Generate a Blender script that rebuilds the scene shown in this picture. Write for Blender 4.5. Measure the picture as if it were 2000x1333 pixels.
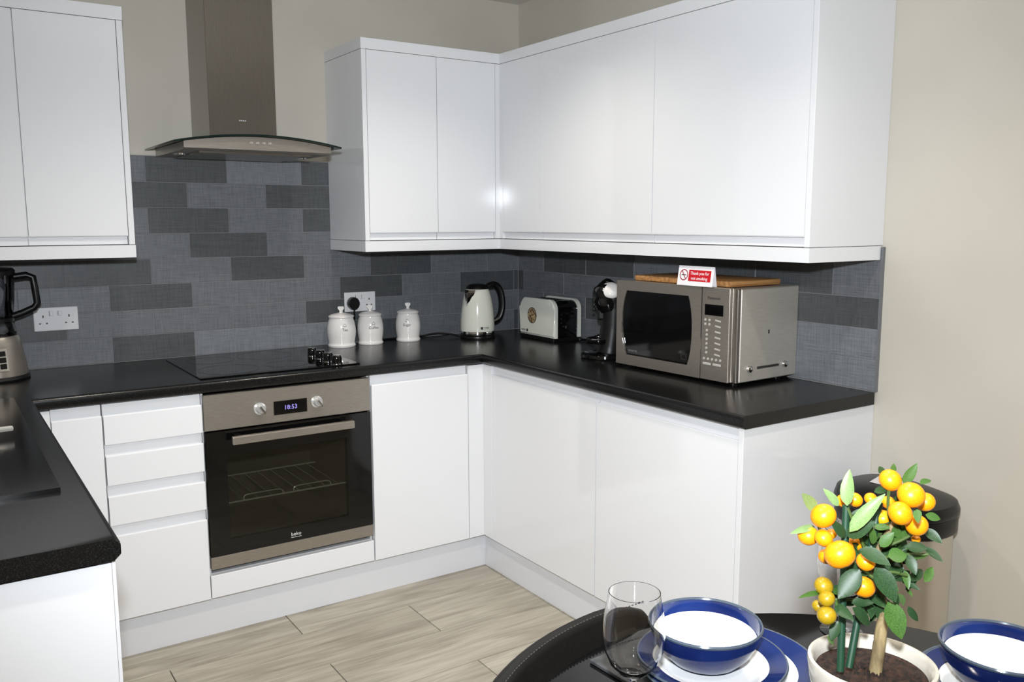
import bpy, bmesh, math, random
from mathutils import Vector, Matrix
random.seed(7)
for o in list(bpy.data.objects): bpy.data.objects.remove(o)
S = bpy.context.scene
COL = S.collection

# ------------------------------------------------------------------ camera, light, exposure
CAM = Vector((-2.4186, -3.5539, 1.436)); YAW, PITCH, ROLL, FPX = .5895, -.1368, -.0022, 1706.5
_F = Vector((math.sin(YAW)*math.cos(PITCH), math.cos(YAW)*math.cos(PITCH), math.sin(PITCH)))
_R = _F.cross(Vector((0, 0, 1))).normalized(); _U = _R.cross(_F)
_R, _U = _R*math.cos(ROLL)+_U*math.sin(ROLL), _U*math.cos(ROLL)-_R*math.sin(ROLL)
cd = bpy.data.cameras.new('camera'); cam = bpy.data.objects.new('camera', cd); COL.objects.link(cam)
cd.sensor_width = 36; cd.lens = FPX*36/2000; cd.clip_start = .05
cam.matrix_world = Matrix(((_R.x, _U.x, -_F.x, CAM.x), (_R.y, _U.y, -_F.y, CAM.y), (_R.z, _U.z, -_F.z, CAM.z), (0, 0, 0, 1)))
S.camera = cam

def ray_point(u, v, depth):            # photograph pixel -> point at a depth along the optical axis
    return CAM + (_F + _R*((u-1000)/FPX) + _U*((666.5-v)/FPX))*depth

W = bpy.data.worlds.new('world'); S.world = W; W.use_nodes = True
W.node_tree.nodes['Background'].inputs[0].default_value = (.9, .93, 1, 1)
W.node_tree.nodes['Background'].inputs[1].default_value = .2

def lamp(name, kind, loc, energy, color, size=.05, target=None, **kw):
    l = bpy.data.lights.new(name, kind); l.energy = energy; l.color = color
    if kind == 'AREA': l.size = size
    else: l.shadow_soft_size = size
    for k, v in kw.items(): setattr(l, k, v)
    o = bpy.data.objects.new(name, l); COL.objects.link(o); o.location = loc
    d = (Vector(target)-Vector(loc)) if target is not None else Vector((0, 0, -1))
    o.rotation_euler = d.to_track_quat('-Z', 'Y').to_euler()
    return o

# the photographer's flash on the camera and the kitchen's ceiling downlights
lamp('camera_flash', 'SPOT', CAM+Vector((0, 0, .2)), 280, (.89, .945, 1.0), .035, target=(-.45, -.85, 1.26), spot_size=math.radians(103), spot_blend=1.0)
for (lx, ly) in ((-1.0, -1.15), (-1.85, -1.35), (-.95, -2.45), (-1.9, -2.45), (-.95, -3.7), (-1.9, -3.7)):
    lamp('ceiling_downlight', 'SPOT', (lx, ly, 2.42), 43, (1.0, .925, .82), .04, spot_size=math.radians(125), spot_blend=1.0)

S.view_settings.view_transform = 'Standard'; S.view_settings.look = 'None'
S.view_settings.exposure = 0.0; S.view_settings.gamma = 1; S.view_settings.use_curve_mapping = False

# ------------------------------------------------------------------ materials
def srgb(r, g, b):
    f = lambda c: (c/255/12.92) if c/255 <= .04045 else ((c/255+.055)/1.055)**2.4
    return (f(r), f(g), f(b), 1)
def mat(name, color, rough=.5, metal=0, **kw):
    m = bpy.data.materials.new(name); m.use_nodes = True
    b = m.node_tree.nodes['Principled BSDF']
    b.inputs['Base Color'].default_value = color; b.inputs['Roughness'].default_value = rough; b.inputs['Metallic'].default_value = metal
    for k, v in kw.items(): b.inputs[k].default_value = v
    return m
def nodes(m): return m.node_tree.nodes, m.node_tree.links, m.node_tree.nodes['Principled BSDF']
def add_noise(m, c1, c2, scale=(1, 1, 1), nscale=10, detail=4, lo=.35, hi=.65, bump=0, bdist=.001, rnd=False, coord='Object'):
    n, l, b = nodes(m)
    tc = n.new('ShaderNodeTexCoord'); mp = n.new('ShaderNodeMapping'); mp.inputs['Scale'].default_value = scale
    l.new(tc.outputs[coord], mp.inputs['Vector'])
    if rnd:
        oi = n.new('ShaderNodeObjectInfo'); mul = n.new('ShaderNodeMath'); mul.operation = 'MULTIPLY'; mul.inputs[1].default_value = 50
        l.new(oi.outputs['Random'], mul.inputs[0]); l.new(mul.outputs[0], mp.inputs['Location'])
    t = n.new('ShaderNodeTexNoise'); t.inputs['Scale'].default_value = nscale; t.inputs['Detail'].default_value = detail
    l.new(mp.outputs[0], t.inputs['Vector'])
    r = n.new('ShaderNodeValToRGB'); r.color_ramp.elements[0].position = lo; r.color_ramp.elements[1].position = hi
    r.color_ramp.elements[0].color = c1; r.color_ramp.elements[1].color = c2
    l.new(t.outputs['Fac'], r.inputs[0]); l.new(r.outputs[0], b.inputs['Base Color'])
    if bump:
        bn = n.new('ShaderNodeBump'); bn.inputs['Strength'].default_value = bump; bn.inputs['Distance'].default_value = bdist
        l.new(t.outputs['Fac'], bn.inputs['Height']); l.new(bn.outputs[0], b.inputs['Normal'])
    return t, r
M = {}
M['wall'] = mat('wall_paint', srgb(200, 194, 182), .42); add_noise(M['wall'], srgb(198, 192, 180), srgb(203, 197, 185), nscale=3)
M['ceiling'] = mat('ceiling_paint', srgb(225, 222, 216), .8)
M['white'] = mat('white_gloss_lacquer', srgb(230, 231, 234), .065, **{'Specular IOR Level': .5})
M['white2'] = mat('white_satin_panel', srgb(228, 229, 233), .22)
M['carcass'] = mat('carcass_melamine', srgb(205, 205, 206), .5)
M['worktop'] = mat('black_laminate', srgb(34, 34, 34), .24, **{'Specular IOR Level': .4})
add_noise(M['worktop'], srgb(13, 13, 13), srgb(46, 46, 48), nscale=520, detail=2, lo=.52, hi=.8, bump=.06, bdist=.0004)
M['steel'] = mat('brushed_steel', srgb(165, 159, 150), .36, .78)
add_noise(M['steel'], srgb(156, 149, 140), srgb(174, 167, 158), scale=(1, 1, 40), nscale=30, bump=.03, bdist=.0003)
M['steelv'] = mat('brushed_steel_vertical', srgb(140, 134, 126), .27, .85)
add_noise(M['steelv'], srgb(134, 128, 120), srgb(145, 139, 131), scale=(60, 60, 1), nscale=20, bump=.04, bdist=.0003)
M['hobring'] = mat('hob_ring_print', srgb(20, 20, 21), .2)
M['casesteel'] = mat('case_steel', srgb(196, 190, 180), .42, .5); add_noise(M['casesteel'], srgb(192, 185, 174), srgb(202, 196, 186), scale=(1, 1, 30), nscale=20)
M['paleprint'] = mat('grey_print', srgb(120, 120, 120), .5)
M['polished'] = mat('polished_lever', srgb(225, 222, 215), .15, .6)
M['gap'] = mat('plank_gap', srgb(74, 66, 56), .9)
M['chrome'] = mat('chrome', srgb(215, 215, 218), .08, 1.0)
M['black'] = mat('black_plastic', srgb(15, 15, 16), .34, **{'Specular IOR Level': .35})
M['blackgloss'] = mat('black_gloss', srgb(9, 9, 10), .06)
M['blackmatt'] = mat('black_matt', srgb(28, 28, 29), .6)
M['hobglass'] = mat('black_hob_glass', srgb(6, 6, 7), .045)
M['composite'] = mat('black_composite_sink', srgb(17, 17, 18), .16)
M['leather'] = mat('black_leather', srgb(22, 20, 19), .5, **{'Specular IOR Level': .3})
add_noise(M['leather'], srgb(11, 10, 10), srgb(17, 15, 14), nscale=240, bump=.25, bdist=.0008)
M['stitch'] = mat('stitch_thread', srgb(62, 57, 54), .8)
M['ceramic'] = mat('white_ceramic', srgb(232, 229, 226), .1)
M['potceramic'] = mat('cream_pot_glaze', srgb(200, 195, 183), .15)
M['dishwhite'] = mat('dish_white_glaze', srgb(228, 229, 228), .1)
M['dishblue'] = mat('dish_blue_glaze', srgb(32, 52, 118), .08)
add_noise(M['dishblue'], srgb(15, 26, 72), srgb(30, 50, 108), nscale=9, lo=.3, hi=.75)
M['dishrim'] = mat('dish_rim_glaze', srgb(74, 84, 96), .15)
M['cream'] = mat('cream_enamel', srgb(214, 216, 206), .12)
M['socket'] = mat('socket_plastic', srgb(226, 226, 228), .3)
M['dark'] = mat('dark_print', srgb(50, 48, 47), .5)
M['lightprint'] = mat('pale_print', srgb(205, 205, 205), .5)
M['red'] = mat('sign_red', srgb(196, 22, 34), .4)
M['card'] = mat('sign_card', srgb(238, 236, 240), .5)
M['wood'] = mat('board_wood', srgb(168, 120, 70), .5); add_noise(M['wood'], srgb(146, 100, 56), srgb(190, 142, 88), scale=(30, 2, 30), nscale=3, detail=6)
M['bin'] = mat('champagne_metal', srgb(214, 206, 194), .28, .8)
M['soil'] = mat('potting_soil', srgb(48, 30, 20), .95); add_noise(M['soil'], srgb(20, 12, 8), srgb(62, 40, 28), nscale=130, detail=6, bump=1, bdist=.006)
M['trunk'] = mat('bark', srgb(128, 110, 78), .8); add_noise(M['trunk'], srgb(100, 84, 58), srgb(158, 140, 100), scale=(1, 1, .25), nscale=90, bump=.4, bdist=.001)
M['cane'] = mat('green_cane', srgb(24, 62, 42), .45)
M['twig'] = mat('green_twig', srgb(70, 92, 40), .6)
M['orange'] = mat('orange_peel', srgb(240, 150, 6), .36); add_noise(M['orange'], srgb(238, 138, 3), srgb(245, 163, 14), nscale=14, bump=.12, bdist=.0006, rnd=True)
M['limeorange'] = mat('unripe_peel', srgb(190, 160, 20), .34); add_noise(M['limeorange'], srgb(98, 112, 22), srgb(206, 146, 14), nscale=22, lo=.35, hi=.7, rnd=True)
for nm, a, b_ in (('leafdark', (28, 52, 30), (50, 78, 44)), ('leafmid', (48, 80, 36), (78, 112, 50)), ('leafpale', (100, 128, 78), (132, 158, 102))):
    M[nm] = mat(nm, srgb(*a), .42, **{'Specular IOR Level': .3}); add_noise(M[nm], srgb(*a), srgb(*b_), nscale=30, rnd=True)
M['slate'] = mat('slate', srgb(58, 60, 62), .55); add_noise(M['slate'], srgb(46, 48, 50), srgb(74, 76, 78), nscale=40, bump=.5, bdist=.002)
M['grout'] = mat('grout', srgb(128, 130, 132), .85)
M['trimgrey'] = mat('tile_trim', srgb(110, 112, 115), .5)
M['sticker'] = mat('sticker_paper', srgb(205, 203, 204), .6)
M['cavity'] = mat('oven_enamel', srgb(66, 66, 58), .4)
M['display'] = mat('display_digits', srgb(150, 140, 230), .5)
_b = nodes(M['display'])[2]; _b.inputs['Emission Color'].default_value = srgb(150, 140, 235); _b.inputs['Emission Strength'].default_value = .45

def thin_glass(name, tint, refl=.09, rough=.02):
    m = bpy.data.materials.new(name); m.use_nodes = True; n, l = m.node_tree.nodes, m.node_tree.links
    n.remove(n['Principled BSDF']); out = n['Material Output']
    t = n.new('ShaderNodeBsdfTransparent'); t.inputs[0].default_value = tint
    g = n.new('ShaderNodeBsdfGlossy'); g.inputs['Roughness'].default_value = rough
    fr = n.new('ShaderNodeFresnel'); fr.inputs[0].default_value = 1.45
    mx = n.new('ShaderNodeMixShader'); l.new(fr.outputs[0], mx.inputs[0]); l.new(t.outputs[0], mx.inputs[1]); l.new(g.outputs[0], mx.inputs[2])
    l.new(mx.outputs[0], out.inputs[0]); return m
M['ovenpane'] = thin_glass('oven_window_glass', (.72, .72, .67, 1))
M['hoodglass'] = thin_glass('smoked_hood_glass', (.62, .66, .65, 1))
M['jar'] = thin_glass('blender_jar_glass', (.84, .85, .87, 1))
M['glassedge'] = mat('glass_edge', srgb(20, 36, 34), .15)
M['glass'] = mat('clear_glass', (1, 1, 1, 1), 0.0, 0, **{'Transmission Weight': 1.0, 'IOR': 1.47})
M['knobclear'] = mat('clear_knob', srgb(215, 218, 218), .12, .55)

def linen(name, c_dark, c_light):
    m = mat(name, c_dark, .42); n, l, b = nodes(m)
    tc = n.new('ShaderNodeTexCoord'); oi = n.new('ShaderNodeObjectInfo')
    mul = n.new('ShaderNodeMath'); mul.operation = 'MULTIPLY'; mul.inputs[1].default_value = 40; l.new(oi.outputs['Random'], mul.inputs[0])
    facs = []
    for sc in ((14, 14, 420), (420, 420, 14)):
        mp = n.new('ShaderNodeMapping'); mp.inputs['Scale'].default_value = sc
        l.new(tc.outputs['Object'], mp.inputs['Vector']); l.new(mul.outputs[0], mp.inputs['Location'])
        t = n.new('ShaderNodeTexNoise'); t.inputs['Scale'].default_value = 1.0; t.inputs['Detail'].default_value = 3; l.new(mp.outputs[0], t.inputs['Vector']); facs.append(t.outputs['Fac'])
    ad = n.new('ShaderNodeMath'); ad.operation = 'ADD'; l.new(facs[0], ad.inputs[0]); l.new(facs[1], ad.inputs[1])
    hf = n.new('ShaderNodeMath'); hf.operation = 'MULTIPLY'; hf.inputs[1].default_value = .5; l.new(ad.outputs[0], hf.inputs[0])
    r = n.new('ShaderNodeValToRGB'); r.color_ramp.elements[0].position = .36; r.color_ramp.elements[1].position = .64
    r.color_ramp.elements[0].color = c_dark; r.color_ramp.elements[1].color = c_light
    l.new(hf.outputs[0], r.inputs[0]); l.new(r.outputs[0], b.inputs['Base Color'])
    bn = n.new('ShaderNodeBump'); bn.inputs['Strength'].default_value = .15; bn.inputs['Distance'].default_value = .0006
    l.new(hf.outputs[0], bn.inputs['Height']); l.new(bn.outputs[0], b.inputs['Normal']); return m
M['tileD'] = linen('linen_tile_dark', srgb(62, 65, 67), srgb(85, 88, 90))
M['tileM'] = linen('linen_tile_mid', srgb(90, 93, 97), srgb(118, 121, 126))
M['tileL'] = linen('linen_tile_light', srgb(100, 104, 109), srgb(130, 134, 139))

def plank_mat():
    m = mat('oak_laminate', srgb(170, 160, 144), .42); n, l, b = nodes(m)
    tc = n.new('ShaderNodeTexCoord'); oi = n.new('ShaderNodeObjectInfo'); mul = n.new('ShaderNodeMath'); mul.operation = 'MULTIPLY'; mul.inputs[1].default_value = 37; l.new(oi.outputs['Random'], mul.inputs[0])
    mp = n.new('ShaderNodeMapping'); mp.inputs['Scale'].default_value = (1.1, 9, 1); l.new(tc.outputs['Object'], mp.inputs['Vector']); l.new(mul.outputs[0], mp.inputs['Location'])
    t = n.new('ShaderNodeTexNoise'); t.inputs['Scale'].default_value = 1.6; t.inputs['Detail'].default_value = 6; t.inputs['Distortion'].default_value = 1.6; l.new(mp.outputs[0], t.inputs['Vector'])
    mp2 = n.new('ShaderNodeMapping'); mp2.inputs['Scale'].default_value = (2.2, 70, 1); l.new(tc.outputs['Object'], mp2.inputs['Vector']); l.new(mul.outputs[0], mp2.inputs['Location'])
    t2 = n.new('ShaderNodeTexNoise'); t2.inputs['Scale'].default_value = 2.5; t2.inputs['Detail'].default_value = 4; l.new(mp2.outputs[0], t2.inputs['Vector'])
    mx = n.new('ShaderNodeMix'); mx.data_type = 'FLOAT'; mx.inputs[0].default_value = .35; l.new(t.outputs['Fac'], mx.inputs[2]); l.new(t2.outputs['Fac'], mx.inputs[3])
    r = n.new('ShaderNodeValToRGB'); r.color_ramp.elements[0].position = .3; r.color_ramp.elements[1].position = .66
    r.color_ramp.elements[0].color = srgb(128, 120, 106); r.color_ramp.elements[1].color = srgb(182, 175, 161)
    l.new(mx.outputs[0], r.inputs[0]); l.new(r.outputs[0], b.inputs['Base Color']); return m
M['plank'] = plank_mat()

# ------------------------------------------------------------------ helpers
def link(name, me, m=None, parent=None, loc=(0, 0, 0), rotz=0, smooth=False, rot=None):
    o = bpy.data.objects.new(name, me); COL.objects.link(o)
    if m is not None and me is not None and not me.materials:
        me.materials.append(M[m] if isinstance(m, str) else m)
    o.parent = parent; o.location = loc; o.rotation_euler = rot if rot else (0, 0, rotz)
    if smooth and me is not None:
        for p in me.polygons: p.use_smooth = True
        me.set_sharp_from_angle(angle=math.radians(40))
    return o
def obj(name, bm, m=None, parent=None, loc=(0, 0, 0), rotz=0, smooth=False, rot=None):
    me = bpy.data.meshes.new(name); bmesh.ops.recalc_face_normals(bm, faces=bm.faces[:]); bm.to_mesh(me); bm.free()
    return link(name, me, m, parent, loc, rotz, smooth, rot)
def tag(o, label, cat, group=None):
    o['label'] = label; o['category'] = cat
    if group: o['group'] = group
    return o
def struct(o): o['kind'] = 'structure'; return o
def thing(name, label, cat, loc=(0, 0, 0), rotz=0, group=None):
    o = bpy.data.objects.new(name, None); COL.objects.link(o); o.location = loc; o.rotation_euler = (0, 0, rotz); o.empty_display_size = .05
    return tag(o, label, cat, group)
def box(x0, x1, y0, y1, z0, z1, r=0, seg=2, bm=None):
    t = bmesh.new(); bmesh.ops.create_cube(t, size=1)
    for v in t.verts: v.co = Vector(((x0+x1)/2+v.co.x*(x1-x0), (y0+y1)/2+v.co.y*(y1-y0), (z0+z1)/2+v.co.z*(z1-z0)))
    if r: bmesh.ops.bevel(t, geom=t.edges[:], offset=r, segments=seg, affect='EDGES', profile=.5)
    return merge(bm, t)
def merge(bm, t):
    if bm is None: return t
    me = bpy.data.meshes.new('tmp'); t.to_mesh(me); t.free(); bm.from_mesh(me); bpy.data.meshes.remove(me); return bm
def lathe(prof, seg=40, bm=None, sx=1, sy=1, cx=0, cy=0):
    t = bmesh.new(); rings = []
    for r, z in prof:
        if r < 1e-6: rings.append([t.verts.new((cx, cy, z))])
        else: rings.append([t.verts.new((cx+r*sx*math.cos(2*math.pi*k/seg), cy+r*sy*math.sin(2*math.pi*k/seg), z)) for k in range(seg)])
    for a, b in zip(rings, rings[1:]):
        for k in range(seg):
            k2 = (k+1) % seg
            if len(a) == 1 and len(b) == 1: continue
            if len(a) == 1: t.faces.new((a[0], b[k], b[k2]))
            elif len(b) == 1: t.faces.new((a[k], a[k2], b[0]))
            else: t.faces.new((a[k], a[k2], b[k2], b[k]))
    return merge(bm, t)
def prism(poly, a0, a1, axis='x', bm=None):     # polygon of (p, q) extruded along an axis
    t = bmesh.new()
    def P(p, q, a): return {'x': (a, p, q), 'y': (p, a, q), 'z': (p, q, a)}[axis]
    A = [t.verts.new(P(p, q, a0)) for p, q in poly]; B = [t.verts.new(P(p, q, a1)) for p, q in poly]
    t.faces.new(A); t.faces.new(B[::-1]); n = len(poly)
    for k in range(n): t.faces.new((A[k], A[(k+1) % n], B[(k+1) % n], B[k]))
    return merge(bm, t)
def tube(pts, r, seg=8, bm=None, cap=True):
    t = bmesh.new(); pts = [Vector(p) for p in pts]; rings = []; up = Vector((0, 0, 1)); prev = None
    for i, p in enumerate(pts):
        d = (pts[min(i+1, len(pts)-1)]-pts[max(i-1, 0)]).normalized()
        if prev is None:
            a = d.cross(up if abs(d.z) < .9 else Vector((1, 0, 0))).normalized()
        else: a = (prev-d*prev.dot(d)).normalized()
        prev = a; b = d.cross(a); rr = r[i] if isinstance(r, (list, tuple)) else r
        rings.append([t.verts.new(p+(a*math.cos(2*math.pi*k/seg)+b*math.sin(2*math.pi*k/seg))*rr) for k in range(seg)])
    for A, B in zip(rings, rings[1:]):
        for k in range(seg): t.faces.new((A[k], A[(k+1) % seg], B[(k+1) % seg], B[k]))
    if cap: t.faces.new(rings[0]); t.faces.new(rings[-1][::-1])
    return merge(bm, t)
def curve(pts, n=6):          # Catmull-Rom
    P = [Vector(p) for p in pts]; out = []
    for i in range(len(P)-1):
        a, b, c, d = P[max(i-1, 0)], P[i], P[i+1], P[min(i+2, len(P)-1)]
        for k in range(n):
            t = k/n; out.append(.5*((2*b)+(c-a)*t+(2*a-5*b+4*c-d)*t*t+(3*b-a-3*c+d)*t**3))
    return out+[P[-1]]
def arc(cx, cy, r, a0, a1, n=6):
    return [(cx+r*math.cos(math.radians(a0+(a1-a0)*k/n)), cy+r*math.sin(math.radians(a0+(a1-a0)*k/n))) for k in range(n+1)]
def text_mesh(txt, size, depth=.0004, align='CENTER', squeeze=1):
    c = bpy.data.curves.new('text', 'FONT'); c.body = txt; c.size = size; c.extrude = depth; c.align_x = align; c.align_y = 'CENTER'; c.resolution_u = 3
    o = bpy.data.objects.new('text', c); COL.objects.link(o); bpy.context.view_layer.update()
    me = bpy.data.meshes.new_from_object(o.evaluated_get(bpy.context.evaluated_depsgraph_get()))
    bpy.data.objects.remove(o); bpy.data.curves.remove(c); me.materials.clear()
    if squeeze != 1:
        for v in me.vertices: v.co.x *= squeeze
    return me
def lettering(txt, size, m, parent, loc, rot=(math.pi/2, 0, 0), align='CENTER', squeeze=1):
    return link('lettering', text_mesh(txt, size, align=align, squeeze=squeeze), m, parent, loc, rot=rot)

# ------------------------------------------------------------------ room shell
XL, YR, ZC = -2.80, -5.2, 2.445
fl = struct(obj('floor', box(XL-.1, .1, YR-.1, .1, -.06, -.011), 'gap'))
wb = struct(obj('wall_back', box(XL-.1, .1, .0, .1, 0, ZC), 'wall'))
wr = struct(obj('wall_right', box(0, .1, YR, 0, 0, ZC), 'wall'))
struct(obj('wall_left', box(XL-.1, XL, YR, 0, 0, ZC), 'wall'))
struct(obj('wall_rear', box(XL-.1, .1, YR-.1, YR, 0, ZC), 'wall'))
struct(obj('ceiling', box(XL-.1, .1, YR-.1, .1, ZC, ZC+.08), 'ceiling'))

# laminate planks
PW, PL = .25, .86
meshes = {}
row = 0; y1 = -.735+.25*3
while y1 > YR:
    y0 = y1-PW
    off = -1.006 if row % 2 == 1 else -1.42
    xs = sorted({max(XL, min(0, off+k*PL)) for k in range(-4, 5)} | {XL, 0})
    for xa, xb in zip(xs, xs[1:]):
        if xb-xa < .01: continue
        yt, yb = min(y1, 0), max(y0, YR)
        key = (round(xb-xa, 3), round(yt-yb, 3))
        if key not in meshes:
            w, h = xb-xa-.003, yt-yb-.003
            t = box(-w/2, w/2, -h/2, h/2, -.012, 0)
            bmesh.ops.bevel(t, geom=[e for e in t.edges if all(v.co.z > -.001 for v in e.verts)], offset=.0012, segments=1, affect='EDGES')
            me = bpy.data.meshes.new('plank'); t.to_mesh(me); t.free(); me.materials.append(M['plank']); meshes[key] = me
        o = bpy.data.objects.new('plank', meshes[key]); COL.objects.link(o); o.parent = fl; o.location = ((xa+xb)/2, (yt+yb)/2, 0)
    y1 = y0; row += 1

# linen tiles on both walls
TZ = [.909+.0965*k for k in range(9)]
tmesh = {}
def tile(a0, a1, z0, z1, shade, side):
    w, h = a1-a0-.0025, z1-z0-.0025
    key = (round(w, 3), round(h, 3), shade)
    if key not in tmesh:
        t = box(-w/2, w/2, 0, .008, -h/2, h/2)
        bmesh.ops.bevel(t, geom=[e for e in t.edges if all(v.co.y < .001 for v in e.verts)], offset=.001, segments=1, affect='EDGES')
        me = bpy.data.meshes.new('tile'); t.to_mesh(me); t.free(); me.materials.append(M['tile'+shade]); tmesh[key] = me
    o = bpy.data.objects.new('tile', tmesh[key]); COL.objects.link(o)
    if side == 'b': o.parent = wb; o.location = ((a0+a1)/2, -.009, (z0+z1)/2)
    else: o.parent = wr; o.location = (-.009, -(a0+a1)/2, (z0+z1)/2); o.rotation_euler = (0, 0, -math.pi/2)
A0 = [-2.614, -2.311, -2.008, -1.705, -1.402, -1.097, -.795, -.493, -.19, -.0095]
B0 = [-2.763, -2.46, -2.158, -1.857, -1.557, -1.25, -.940, -.640, -.340, -.037, -.0095]
SH = {0: dict(zip(B0, 'MMMDLLDMMD')), 1: dict(zip(A0, 'MDMMMDMMM')), 2: dict(zip(B0, 'DMMDMMDMDD')), 3: dict(zip(A0, 'MDDMDMDMM')),
      4: dict(zip(B0, 'MMMMDMMMMM')), 5: dict(zip(A0, 'MMMDMDMMM')), 6: dict(zip(B0, 'MMMDMDMMMM')), 7: dict(zip(A0, 'MMMDLDMMM'))}
for r in range(8):
    E_ = B0 if r % 2 == 0 else A0
    for a0, a1 in zip(E_, E_[1:]):
        if r >= 5:
            a0c, a1c = max(a0, -1.9), min(a1, -.93)
            if a1c-a0c < .02: continue
        else: a0c, a1c = a0, a1
        tile(a0c, a1c, TZ[r], TZ[r+1], SH[r][a0], 'b')
YE = 1.968
RA = [.0095, .22, .536, .852, 1.168, 1.484, 1.80, YE]; RB = [.0095, .055, .378, .694, 1.010, 1.326, 1.642, YE]
RS = {0: 'MMMDMML', 1: 'MMDMMLL', 2: 'DMMMMDD', 3: 'MDDMDDM', 4: 'MMMMMMM'}
for r in range(5):
    E_ = RB if r % 2 == 0 else RA
    z1 = TZ[r+1] if r < 3 else (1.352 if r == 3 else 0)
    if r == 4: continue
    for k, (a0, a1) in enumerate(zip(E_, E_[1:])): tile(a0, a1, TZ[r], z1, RS[r][k], 'r')
g = box(-2.78, -.001, -.0075, -.0002, .9085, 1.39); g = box(-1.9, -.93, -.0075, -.0002, 1.39, 1.683, bm=g)
obj('grout', g, 'grout', wb); obj('grout', box(-.0075, -.0002, -1.968, -.0085, .9085, 1.353), 'grout', wr)
obj('tile_trim', box(-.0115, -.0002, -1.974, -1.9685, .9085, 1.355), 'trimgrey', wr)

# ------------------------------------------------------------------ fitted units
YD, XD = -.612, -.590          # door face planes of the back and right runs
G = .0015
def j_door(w, h, up=True, t=.019, lip=.033, bm=None):
    f = h-lip
    p = [(0, 0), (0, f-.004), (.0012, f-.0012), (.004, f), (.007, f-.0012), (.0095, f-.006), (.012, f-.0085), (.0142, f-.006), (.015, f), (.015, h), (t, h), (t, 0)]
    if not up: p = [(y, h-z) for y, z in p]
    return prism(p, G, w-G, 'x', bm)
def base_unit(loc, rotz, w, label, depth=.56):
    t = thing('base_cabinet', label, 'cabinet', loc, rotz, 'white base cabinets')
    obj('carcass', box(.001, w-.001, .0205, depth, .15, .866), 'carcass', t)
    obj('door', j_door(w, .714), 'white', t, (0, 0, .152)); return t
R90 = -math.pi/2
base_unit((-2.14, YD, 0), 0, .143, 'narrow white base cabinet between the sink worktop and the drawers')
base_unit((-1.080, YD, 0), 0, .418, 'white base cabinet just right of the oven')
base_unit((XD, -.673, 0), R90, .653, 'white base cabinet below the toaster, beside the corner post')
base_unit((XD, -1.328, 0), R90, .617, 'white base cabinet below the microwave, at the end of the run')
# drawers
dw = thing('drawer_unit', 'white unit of four drawers left of the oven', 'drawers', (-1.995, YD, 0))
w = .302
obj('carcass', box(.001, w-.001, .0205, .56, .15, .866), 'carcass', dw)
for z0, z1 in ((.737, .866), (.604, .7355), (.4715, .6025), (.152, .470)): obj('drawer', j_door(w, z1-z0, lip=.034), 'white', dw, (0, 0, z0))
# oven housing with a panel below
oh = thing('oven_housing', 'white cabinet shell holding the built-in oven with a blank panel below it', 'cabinet', (-1.692, YD, 0))
b = box(.001, .008, .0205, .56, .15, .866); b = box(.602, .609, .0205, .56, .15, .866, bm=b); b = box(.008, .602, .0205, .56, .15, .235, bm=b)
obj('carcass', b, 'carcass', oh); obj('panel', box(.0015, .6085, 0, .019, .152, .232, .0015, 1), 'white', oh)
# corner post
cp = thing('corner_post', 'white corner post where the two base cabinet runs meet', 'post', (0, 0, 0))
obj('strip', box(-.660, XD, YD, YD+.019, .152, .866, .001, 1), 'white', cp); obj('strip', box(XD, XD+.019, -.671, YD+.0185, .152, .866, .001, 1), 'white', cp)
tag(obj('end_panel', box(-.592, -.0005, -1.964, -1.946, .0, .8695, .001, 1), 'white'), 'tall glossy white end panel closing the base cabinets by the bin', 'panel')
tag(obj('plinth', box(-2.16, -.5385, -.562, -.546, .0, .1495), 'white2'), 'white plinth along the floor under the oven and drawers', 'plinth', 'plinths')
tag(obj('plinth', box(-.5545, -.5385, -1.9455, -.5625, .0, .1495), 'white2'), 'white plinth along the floor under the right hand cabinets', 'plinth', 'plinths')
# sink run
pn = thing('sink_cabinet', 'white sink cabinet run seen from its bluish white end panel', 'cabinet', (0, 0, 0))
obj('end_panel', box(-2.795, -2.196, -1.998, -1.980, 0, .862, .001, 1), 'white', pn)
obj('front_edge', box(-2.1955, -2.190, -1.997, -1.975, .1, .866), 'white2', pn)
obj('carcass', box(-2.215, -2.212, -1.975, -.63, .15, .866), 'carcass', pn)
for ya, yb in ((-1.972, -1.375), (-1.372, -.775)):
    d_ = obj('door', j_door(yb-ya, .714), 'white', pn, (-2.193, ya, .152), math.pi/2)
obj('plinth', box(-2.26, -2.244, -1.978, -.58, 0, .1495), 'white2', pn)
tag(obj('filler_post', box(-2.19, -2.1415, YD, YD+.019, .152, .866, .001, 1), 'white'), 'white filler strip beside the narrow base cabinet', 'post')

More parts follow.
